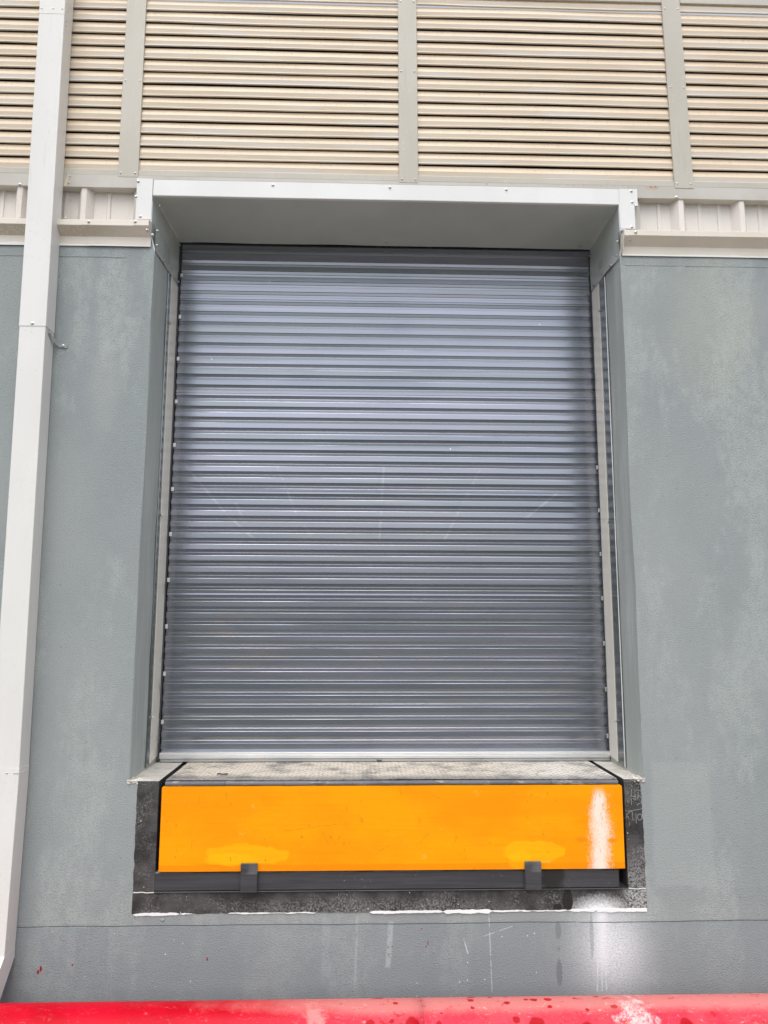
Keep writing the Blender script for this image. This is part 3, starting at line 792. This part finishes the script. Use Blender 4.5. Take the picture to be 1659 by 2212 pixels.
# ================================================================== DOOR SURROUND (sheet metal hood)
def build_surround():
    root = thing('door_surround', 'white edged sheet metal head lining with dark grey soffit above the shutter', 'door surround', (.15, 0, 4.35))
    # soffit as a slightly dished sheet
    bm = bmesh.new(); nx, ny = 50, 10; g = []
    for i in range(nx+1):
        x = -1.176+(1.455+1.176)*i/nx; r = []
        for j in range(ny+1):
            t = j/ny; yb = .515+nz(x*2.5, 3)*.006+(.0 if abs(x-.15) < 1.2 else .004)
            r.append(bm.verts.new((x, yb*t, 4.352+math.sin(t*math.pi)*(.006+nz(x*1.2, t, 2)*.012)*(1 if 0 < i < nx else 0)+(nz(x*3, 8)*.003 if j == ny else 0))))
        g.append(r)
    for i in range(nx):
        for j in range(ny): bm.faces.new((g[i][j], g[i+1][j], g[i+1][j+1], g[i][j+1]))
    obj('soffit', bm, M['soffit'], root, smooth=True)
    # rolled lip at the rear
    bm = bmesh.new(); extr_x(bm, [(.515, 4.353), (.519, 4.353), (.520, 4.372), (.519, 4.46)], -1.141, 1.447, 50, fn=lambda x, i: (nz(x*2.5, 3)*.006, nz(x*3, 8)*.003 if i < 2 else 0))
    obj('rear_lip', bm, M['soffit'], root)
    for s, X, zf, zr in ((1, -1.1405, 4.030, 4.064), (-1, 1.4465, 4.034, 4.076)):
        bm = bmesh.new(); ny, nzz = 10, 8; g = []
        for j in range(ny+1):
            t = j/ny; r = []
            for k in range(nzz+1):
                u = k/nzz; zb = zf+(zr-zf)*t
                r.append(bm.verts.new((X+s*(.009-(.0265 if s > 0 else .008)*min(1, u*4)*max(0, 1-t*1.1)+.004*math.sin(t*3)*(1-u)+nz(t*3, u*3, X)*.007*(0 if k == nzz else 1)), +.0005+.517*t, zb+(4.351-zb)*u)))
            g.append(r)
        for j in range(ny):
            for k in range(nzz): bm.faces.new((g[j][k], g[j+1][k], g[j+1][k+1], g[j][k+1]))
        o = obj('cheek_panel', bm, M['soffit'], root, smooth=True)
        if s > 0: pts = [(.03, 4.31), (.27, 4.29), (.50, 4.325), (-.002, 4.145), (.005, 4.065), (.17, 4.062), (.50, 4.085)]
        else: pts = [(.10, 4.33), (.25, 4.31), (.50, 4.30), (.005, 4.135), (.13, 4.055), (.27, 4.068), (.46, 4.085), (.02, 4.06)]
        for y, z in pts: screw(o, X+s*.014, y, z, (s, 0, 0), .95)
    for x in (-1.02, .15, 1.36): screw(root, x, .475, 4.350, (0, 0, -1), .95)
    # white front fascia, one folded strip
    bm = bmesh.new(); extr_x(bm, [(.004, 4.447), (-.007, 4.4465), (-.010, 4.444), (-.010, 4.353), (-.008, 4.350), (.010, 4.351)], -1.158, 1.449, 60,
           fn=lambda x, i: (nz(x*1.3, i*.2)*.0012, nz(x*1.5, 5 if i > 2 else 2)*.0016))
    fa = obj('fascia', bm, M['white'], root)
    for x, z in ((-.498, 4.427), (.154, 4.427), (.809, 4.427)): screw(fa, x, -.0105, z)
    # corner plates
    bm = bmesh.new(); prism(bm, [(-1.250, 4.449), (-1.1605, 4.447), (-1.1595, 4.35), (-1.1600, 4.205), (-1.2455, 4.207), (-1.2475, 4.39)], -.0135, -.0105)
    box(bm, -1.2465, -1.1605, -.0150, -.0137, 4.206, 4.392, .0005)
    a = obj('corner_plate', bm, M['white'], root)
    for x, z in ((-1.241, 4.431), (-1.219, 4.222), (-1.2488, 4.339)): screw(a, x, -.015, z)
    bm = bmesh.new(); prism(bm, [(1.4492, 4.442), (1.552, 4.445), (1.552, 4.352), (1.5335, 4.352), (1.5305, 4.203), (1.4480, 4.203), (1.4440, 4.35)], -.0135, -.0105)
    box(bm, 1.4500, 1.5325, -.0152, -.0137, 4.204, 4.443, .0005)
    b = obj('corner_plate', bm, M['white'], root)
    for x, z in ((1.518, 4.431), (1.520, 4.364), (1.512, 4.214), (1.544, 4.342)): screw(b, x, -.0155, z)
build_surround()

# ================================================================== DOCK LEVELLER
def build_leveller():
    root = thing('dock_leveller', 'loading dock leveller with orange hinged lip and dusty tread plate below the shutter', 'dock leveller', (.18, .2, PB))
    # deck (runs back under the shutter)
    bm = bmesh.new()
    nx, ny = 40, 12; DL, DR = -.957, 1.312; g = []
    for i in range(nx+1):
        x = DL+(DR-DL)*i/nx
        g.append([bm.verts.new((x, .010+.68*j/ny, 1.236+nz(x*1.3, j*.3)*.0025)) for j in range(ny+1)])
    for i in range(nx):
        for j in range(ny): bm.faces.new((g[i][j], g[i+1][j], g[i+1][j+1], g[i][j+1]))
    box(bm, DL+.002, DR-.002, .012, .69, 1.222, 1.2315, 0)
    obj('deck_plate', bm, M['deck'], root)
    obj('deck_frame', nb(DL+.01, DR-.01, .10, .66, 1.10, 1.2215, .002), M['dark'], root)
    # hinge rod in knuckles
    bm = bmesh.new(); x = DL+.003; r = .0115; kk = 0; r3 = random.Random(2)
    while x < DR-.01:
        L = min(r3.uniform(.16, .30), DR-.004-x)
        n = 14; ring = [[], []]
        rr = r-(.0012 if kk % 2 else 0)
        for e, xx in enumerate((x+.0008, x+L-.0008)):
            ring[e] = [bm.verts.new((xx, -.004+rr*math.cos(2*math.pi*i/n), 1.2215+rr*math.sin(2*math.pi*i/n))) for i in range(n)]
        for i in range(n): bm.faces.new((ring[0][i], ring[0][(i+1) % n], ring[1][(i+1) % n], ring[1][i]))
        bm.faces.new(ring[0]); bm.faces.new(ring[1]); x += L; kk += 1
    obj('hinge', bm, M['hinge'], root)
    # orange lip: thick plate with rounded top corners
    bm = bmesh.new(); x0, x1, z0, z1 = -.967, 1.324, .8135, 1.2105; pts = []
    n = 60
    for i in range(n+1): pts.append((x0+(x1-x0)*i/n, z0+nz(i*.3, 1)*.0006))
    for i in range(6): t = i/5*math.pi/2; pts.append((x1-.010+.010*math.cos(t), z1-.010+.010*math.sin(t)))
    for i in range(1, n): pts.append((x1-.01-(x1-x0-.02)*i/n, z1+nz(i*.4, 5)*.0008))
    for i in range(6): t = math.pi/2+i/5*math.pi/2; pts.append((x0+.008+.008*math.cos(t), z1-.008+.008*math.sin(t)))
    prism(bm, pts, -.018, .000)
    bmesh.ops.bevel(bm, geom=[e for e in bm.edges if all(v.co.y < -.017 for v in e.verts)], offset=.0015, segments=1, affect='EDGES')
    obj('lip', bm, M['lip'], root)
    # front beam with rounded edges
    bm = nb(-.988, 1.2975, -.006, .085, .7195, .8085, .005)
    beam = obj('front_beam', bm, M['beam'], root)
    bm = nb(-1.0+.013, 1.297, -.012, .03, .7145, .7190, .0015)
    obj('beam_flange', bm, M['beam'], beam)
    for x0 in (-.568, .822):
        bm = nb(x0, x0+.081, -.031, -.0205, .7185, .8525, .002)
        box(bm, x0+.006, x0+.075, -.0203, -.0062, .7205, .7905, .001)
        k = obj('lip_keeper', bm, M['beam'], root)
        r4 = random.Random(int(x0*100)+99)
        for xx in (x0+.001, x0+.080):
            bm = bmesh.new()
            for q in range(22):
                z = .722+q*.0034; bmesh.ops.create_icosphere(bm, subdivisions=1, radius=.0034*r4.uniform(.7, 1.4), matrix=Matrix.Translation((xx+r4.uniform(-.001, .001), -.008, z)))
            obj('weld_bead', bm, M['beam'], k)
build_leveller()

# loose bits lying on the deck
def scrap(x, y, L, a, label):
    bm = bmesh.new(); n = 8; pts = [Vector((x+math.cos(a)*L*(i/n-.5), y+math.sin(a)*L*(i/n-.5)+.006*math.sin(i*1.1), 1.246)) for i in range(n+1)]
    rows = [[bm.verts.new(p+Vector((0, .004*math.cos(t), .004*math.sin(t)))) for t in (0, 1.05, 2.1, 3.14, 4.2, 5.2)] for p in pts]
    for i in range(n):
        for j in range(6): bm.faces.new((rows[i][j], rows[i][(j+1) % 6], rows[i+1][(j+1) % 6], rows[i+1][j]))
    bm.faces.new(rows[0]); bm.faces.new(rows[-1])
    tag(obj('rubber_scrap', bm, M['dark'], loc=(x, y, 1.24)), label, 'debris', 'scraps on the leveller deck')
scrap(-.695, .115, .055, -.1, 'short black rubber scrap near the front left of the tread plate')
scrap(.112, .50, .045, -.5, 'small black scrap lying against the silver bottom bar')

# ================================================================== FAWN RAILS, CLADDING, DRIP FLASHING
def build_band():
    """flat flashing that runs over the cladding, under the louvres"""
    root = thing('sill_flashing', 'long flat beige flashing band running under the louvre panels', 'flashing', (0, 0, 4.396))
    for xa, xb, yo in ((-9, -1.637, 0), (-1.6365, -1.1625, .0), (-1.162, 1.4495, 0), (1.45, 9, 0)):
        low = 4.4485 if xa == -1.162 else 4.396
        n = max(4, min(60, int((xb-xa)/.06)))
        bm = bmesh.new(); prof = [(.060, low+.0005), (-.003, low), (-.0045, low+.002), (-.0045, 4.4700), (-.001, 4.4718), (.02, 4.4722)]
        extr_x(bm, prof, xa, xb, n, fn=lambda x, i: (nz(x*1.1, i*.3)*.0015, nz(x*1.7, 2)*.0018 if i in (0, 1, 2) else 0))
        obj('band', bm, M['rail'], root)
    bm = bmesh.new(); prism(bm, [(-1.650, 4.397), (-1.633, 4.397), (-1.624, 4.469), (-1.630, 4.470)], -.0075, -.004); obj('sealant', bm, M['sealant'], root)
    for x, z, s in ((-1.890, 4.404, 1), (-1.618, 4.461, .6), (-1.622, 4.420, .6), (1.640+.14, 4.396+.009, 1), (.70, 4.466, .5), (2.145, 4.402, .01)):
        if s > .1: screw(root, x, -.0055, z, s=s)
    # closure behind the band, following the cladding ribs
build_band()

def build_cladding(x0, x1, ribs, label):
    root = thing('cladding_strip', label, 'cladding', ((x0+x1)/2, .05, 4.16), 'cream ribbed cladding under the band')
    prof = [(x0, .05)]
    YV, YR = .050, .003
    for c in sorted(ribs):
        if c-.07 < x0 or c+.07 > x1: continue
        for m in (c-.115-.0, c-.23+.115*0):
            pass
        prof += [(c-.125, YV), (c-.120, YV-.007), (c-.104, YV-.007), (c-.099, YV)]
        prof += [(c-.045, YV), (c-.0135, YR), (c+.0135, YR), (c+.045, YV)]
        prof += [(c+.112, YV), (c+.117, YV-.007), (c+.133, YV-.007), (c+.138, YV)]
    prof.append((x1, .05)); prof = [p for p in prof if x0 <= p[0] <= x1]; prof.sort()
    bm = bmesh.new(); extr_z(bm, prof, 4.13, 4.43)
    obj('ribbed_sheet', bm, M['corr'], root)
    return root, prof
pitch = .350
rl, _ = build_cladding(-9, -1.262, [-1.539-pitch*i for i in range(22)], 'cream ribbed steel cladding strip left of the shutter head, crossed by the downpipe')
rr_, _ = build_cladding(1.565, 9, [1.806+pitch*i for i in range(21)], 'cream ribbed steel cladding strip right of the shutter head')
# end trims
bm = bmesh.new(); box(bm, -1.268, -1.205, .018, .052, 4.13, 4.43, .001); obj('end_trim', bm, M['rail'], rl)
bm = bmesh.new(); box(bm, 1.50, 1.573, .018, .052, 4.13, 4.43, .001); obj('end_trim', bm, M['rail'], rr_)
screw(rr_, 2.165, .020, 4.345, (1, -.6, 0), .8)
screw(rl, -1.86, -.045, 4.186, (0, -1, 0), .5); screw(rl, -1.612, -.045, 4.190, (0, -1, 0), .5)

def drip(x0, x1, label, lx, pieces, right=False):
    root = thing('drip_flashing', label, 'flashing', ((x0+x1)/2, 0, 4.05), 'beige drip flashings above the grey wall')
    for k, (a, b, dy, e0, e1) in enumerate(pieces):
        prof = [(.049, 4.205), (-.046+dy, 4.176), (-.056+dy, 4.1755), (-.0585+dy, 4.173), (-.0585+dy, 4.143), (-.056+dy, 4.1405), (-.010+dy, 4.1025), (-.009+dy, 4.100), (-.009+dy, 4.047), (-.0065+dy, 4.0465), (-.0065+dy, 4.099)]
        n = max(6, min(60, int((b-a)/.05))); bm = bmesh.new()
        def fn(x, i):
            t = (x-a)/(b-a)
            return (nz(x*1.3, i*.15, k)*.0022, nz(x*1.1, 3)*.0028 if i > 6 else nz(x*1.0, 1)*.0015)
        rows = extr_x(bm, prof, a, b, n, fn)
        # mitred cuts at the inner end
        for rw in rows:
            for i, v in enumerate(rw):
                near0 = v.co.x-a < .05; near1 = b-v.co.x < .05
                back = (v.co.y+.0585)/.05 if i > 3 else 0
                if e1 and near1: v.co.x += max(0, min(1, back))*e1
                if e0 and near0: v.co.x += max(0, min(1, back))*e0
        obj('flashing_length', bm, M['drip'], root)
    return root
dl = drip(-9, -1.158, 'beige drip flashing left of the shutter head, speckled underside and brushed white lower edge', 0,
          [(-9, -1.498, 0, 0, .018), (-1.514, -1.156, -.0030, .018, 0.0)])
# folded end cap
bm = bmesh.new()
prism(bm, [(-1.2345, 4.175), (-1.158, 4.175), (-1.158, 4.142), (-1.2345, 4.142)], -.0665, -.0635)
sheet_quad(bm, [(-1.2345, -.0655, 4.1415), (-1.157, -.0655, 4.1415), (-1.157, -.022, 4.107), (-1.230, -.022, 4.107)], .002)
sheet_quad(bm, [(-1.1572, -.0655, 4.142), (-1.1572, -.0655, 4.175), (-1.1572, .0, 4.19), (-1.1572, -.015, 4.103)], -.0015)
obj('end_cap', bm, M['drip'], dl)
for x, y, z in ((-1.480, -.062, 4.161), (-1.229, -.067, 4.163), (-1.168, -.050, 4.125), (-1.148, -.02, 4.112)): screw(dl, x, y, z)
dr = drip(1.455, 9, 'beige drip flashing right of the shutter head with one plain fawn underside', 0, [(1.452, 9, 0, 0, 0)])
bm = bmesh.new(); prism(bm, [(1.4515, 4.175), (1.4515, 4.142), (1.444, 4.105), (1.4445, 4.052), (1.4435, 4.052), (1.4425, 4.105), (1.449, 4.145)], -.058, -.012)
sheet_quad(bm, [(1.4525, -.0600, 4.140), (1.478, -.0600, 4.140), (1.475, -.020, 4.1075), (1.4505, -.020, 4.1075)], .002)
obj('end_cap', bm, M['drip'], dr)
for x, y, z in ((1.515, -.060, 4.158), (1.493, -.038, 4.124)): screw(dr, x, y, z, (0, -1, -.3))

# ================================================================== LOUVRE PANELS
ZB, PITCH, NB = 4.505, .0775, 15
def louvre(x0, x1, seed, label):
    root = thing('louvre_panel', label, 'louvre', ((x0+x1)/2, .02, 4.472), 'beige louvre panels above the shutter')
    bm = bmesh.new(); n = max(10, int((x1-x0)/.05))
    for b in range(NB):
        z = ZB+PITCH*(b+1)-.006
        prof = [(.0155, -.0005), (.0085, -.0330), (.0062, -.0345), (.0060, -.0360), (.0105, -.0600), (.0020, -.0622), (.0010, -.0630), (.0006, -.0705), (.0050, -.0725), (.012, -.0705)]
        if b == 0: prof = prof[:4]+[(.0105, -.0600), (.0105, -.07)]
        r5 = random.Random(seed*100+b); ph = r5.uniform(0, 100); bow = r5.choice((r5.uniform(-.002, .006), r5.uniform(-.002, .003), r5.uniform(-.004, .002))); tilt = r5.uniform(-.003, .003)
        def fn(x, i):
            t = (x-x0)/(x1-x0); s = math.sin(min(1, max(0, t))*math.pi)
            lip = 1.0 if i > 4 else .35
            return (nz(x*1.4, ph)*.0025*s, (bow*s+tilt*(t-.5)+nz(x*2.2, ph, 3)*.0022)*lip+nz(x*.8, ph, 8)*.0010)
        nf = len(bm.faces); extr_x(bm, [(y, z+dz) for y, dz in prof], x0, x1, n, fn); bm.faces.ensure_lookup_table()
        for q in range(nf, len(bm.faces)):
            if (q-nf) % (len(prof)-1) < 3: bm.faces[q].material_index = 1
    obj('blades', bm, [M['louvre'], M['louvre_up']], root)
    bm = bmesh.new(); extr_x(bm, [(.020, 4.5085), (-.0005, 4.506), (-.002, 4.5045), (-.002, 4.4725)], x0, x1, n, fn=lambda x, i: (nz(x*1.2, 3)*.001, nz(x*.9, 6)*.0015 if i < 3 else 0))
    obj('bottom_rail', bm, M['strip'], root)
    bm = bmesh.new(); box(bm, x0, x1, -.003, .06, 5.643, 5.72, .001); obj('top_rail', bm, M['strip'], root)
    obj('dark_interior_sheet', nb(x0-.05, x1+.05, .16, .18, 4.45, 5.70, 0), M['void'], root)  # near-black sheet paints the darkness behind the blades
    # chipped white dent seen on some blades
    return root
p1 = louvre(-3.9, -1.352, 1, 'beige louvre panel at the far left, crossed by the downpipe')
p2 = louvre(-1.256, .213, 2, 'beige louvre panel above the left half of the shutter')
p3 = louvre(.303, 1.776, 3, 'beige louvre panel above the right half of the shutter')
p4 = louvre(1.868, 4.4, 4, 'beige louvre panel at the far right beyond the last cover strip')

def strip(x0, x1, lean, zs, label):
    root = thing('cover_strip', label, 'cover strip', ((x0+x1)/2, 0, 4.46), 'beige upright cover strips between louvre panels')
    bm = bmesh.new(); nzz = 24; prof = [(x0+.001, .010), (x0, -.004), (x0+.0015, -.0065), (x1-.0015, -.0065), (x1, -.004), (x1-.001, .010)]
    def fn(z, i): return (lean*(z-4.46)+nz(z*1.6, x0*5+(0 if i < 3 else 9))*.0018, nz(z*1.2, x0)*.0012)
    extr_z(bm, prof, 4.461, 5.80, nzz, fn)
    bm.faces.new([v for v in bm.verts if abs(v.co.z-4.461) < 1e-5])
    obj('strip', bm, M['strip'], root)
    for z, k in zs:
        for x in (x0+.016, x1-.016): screw(root, x+lean*(z-4.46), -.0075, z, s=k)
strip(-1.358, -1.246, -.004, ((4.484, .6), (5.05, .55), (5.60, .55)), 'beige cover strip left of the shutter, next to the downpipe')
strip(.206, .314, -.006, ((4.480, .6), (5.15, .55), (5.60, .55)), 'beige cover strip above the middle of the shutter')
strip(1.772, 1.882, -.014, ((4.488, .6), (5.09, .55), (5.60, .55)), 'beige cover strip above the right-hand drip flashing')
# wall of the building above the louvres (outside the frame, closes the facade)
def upper():
    root = thing('upper_cladding', 'cream ribbed steel cladding above the louvres', 'cladding', (0, .05, 5.72))
    prof = []; x = -9
    while x < 9: prof += [(x, .05), (x+.26, .05), (x+.29, .005), (x+.32, .005)]; x += .35
    bm = bmesh.new(); extr_z(bm, prof, 5.721, 7.6); obj('ribbed_sheet', bm, M['corr'], root)
    obj('eaves_gutter', nb(-9, 9, -.16, .04, 7.55, 7.72, .01), M['strip'], root)
upper()

# ================================================================== DOWNPIPE
def build_pipe():
    root = thing('downpipe', 'tall square off-white sheet metal downpipe fixed to the wall at the left', 'downpipe', (-1.70, -.06, .3))
    xr = lambda z: -1.6250-(z-1.3)*.0096 if z > 1.3 else -1.6250-(1.3-z)*.012
    W_, D_ = .137, .118
    def seg(z0, z1, grow, name='duct_length', n=16, seed=0):
        bm = bmesh.new(); rows = []
        for k in range(n+1):
            z = z0+(z1-z0)*k/n; r = xr(z)+grow; w = W_+2*grow; d = D_+grow; j = lambda s: nz(z*1.7, s, seed)*.0018
            rows.append([bm.verts.new(c) for c in ((r-w, -.006, z), (r-w, -d+.002, z), (r-w+.002, -d+j(4), z), (r-w/2, -d+nz(z*1.1, 2, seed)*.003, z), (r-.002, -d+j(2), z), (r, -d+.002+j(2), z), (r+j(7)*.8, -d/2, z), (r+.0, -.006, z))])
        for k in range(n):
            for i in range(8): bm.faces.new((rows[k][i], rows[k][(i+1) % 8], rows[k+1][(i+1) % 8], rows[k+1][i]))
        bm.faces.new(rows[0]); bm.faces.new(rows[-1])
        return obj(name, bm, M['pipe'], root)
    seg(5.36, 7.6, .0020, seed=1); seg(3.542, 5.375, .0012, seed=2); seg(1.285, 3.585, -.0012, n=30, seed=3); lo = seg(.475, 1.318, .0012, seed=4)
    for x, z in ((-1.716, 3.556),): screw(root, x, -D_-.0015, z, s=1.15)
    for dx in (.012, .075, .125): screw(root, xr(5.39)-W_+dx, -D_-.003, 5.392, s=.5, name='rivet'); 
    for dx in (.008, .043, .080, .117, .131): screw(root, xr(1.3)-W_+dx, -D_-.002, 1.297, s=.55, name='rivet')
    for dy in (-.105, -.085, -.060, -.03): screw(root, xr(1.3)+.0018, dy, 1.298, (1, 0, 0), .5, name='rivet')
    for dy in (-.10, -.07): screw(root, xr(.6)+.0018, dy, .545, (1, 0, 0), .5, name='rivet')
    for dy, z in ((-.09, 5.34), (-.09, 5.31), (-.09, 5.40)): screw(root, xr(z)+.0026, dy, z, (1, 0, 0), .5, name='rivet')
    # shoe kicking out towards the yard
    bm = bmesh.new(); r = xr(.475)+.002; l = r-W_-.004
    A = [(-.006, .475), (-.1185, .475), (-.1185, .515), (-.006, .440)]
    for xx in (l, r): pass
    q = [(-.006, .4765), (-.1190, .4765), (-.30, .300), (-.215, .215), (-.006, .432)]
    a = [bm.verts.new((l, y, z)) for y, z in q]; b = [bm.verts.new((r, y, z)) for y, z in q]
    bm.faces.new(a); bm.faces.new(b)
    for i in range(5): bm.faces.new((a[i], a[(i+1) % 5], b[(i+1) % 5], b[i]))
    obj('outlet_shoe', bm, M['pipe'], root)
    screw(root, r+.001, -.075, .44, (1, 0, 0), .5, name='rivet')
    # bracket: strap from the duct side back to the wall with an upturned foot
    bm = bmesh.new(); xs_ = xr(3.51)
    P = [(xs_+.0025, -.085, 3.526), (xs_+.0040, -.050, 3.506), (xs_+.026, -.004, 3.481), (xs_+.072, -.003, 3.477)]
    T_ = Vector((0, 0, .024))
    for i in range(3):
        p, q = Vector(P[i]), Vector(P[i+1])
        sheet_quad(bm, [p-T_*.5, q-T_*.5, q+T_*.5, p+T_*.5], .0022 if i < 2 else .002)
    br = obj('wall_bracket', bm, M['bracket'], root)
    screw(br, xs_+.004, -.078, 3.522, (1, 0, 0), .9); screw(br, xs_+.050, -.006, 3.478, s=.85)
build_pipe()

# ================================================================== RED PIPE GUARD
def build_red():
    root = thing('pipe_guard', 'dusty red painted steel pipe running low along the foot of the wall', 'pipe guard', (0, -.25, 0))
    R, YC, ZC = .130, -.26, .200
    n = 40
    for a, b, nm in ((-6, .2932, 'pipe_length'), (.2940, 6, 'pipe_length')):
        bm = bmesh.new(); m = 90; rows = []
        for k in range(m+1):
            x = a+(b-a)*k/m
            rows.append([bm.verts.new((x, YC+(R+nz(x*2.5, i*.35)*.0008)*math.cos(2*math.pi*i/n), ZC+(R+nz(x*2.5, i*.35, 4)*.0008)*math.sin(2*math.pi*i/n))) for i in range(n)])
        for k in range(m):
            for i in range(n): bm.faces.new((rows[k][i], rows[k][(i+1) % n], rows[k+1][(i+1) % n], rows[k+1][i]))
        bm.faces.new(rows[0]); bm.faces.new(rows[-1])
        obj(nm, bm, M['red'], root, smooth=True)
    for x in (-4.5, -2.6, 2.9, 4.8):
        bm = nb(x-.06, x+.06, YC-.07, YC+.07, .0, .090, .004); obj('support_foot', bm, M['beam'], root)
build_red()
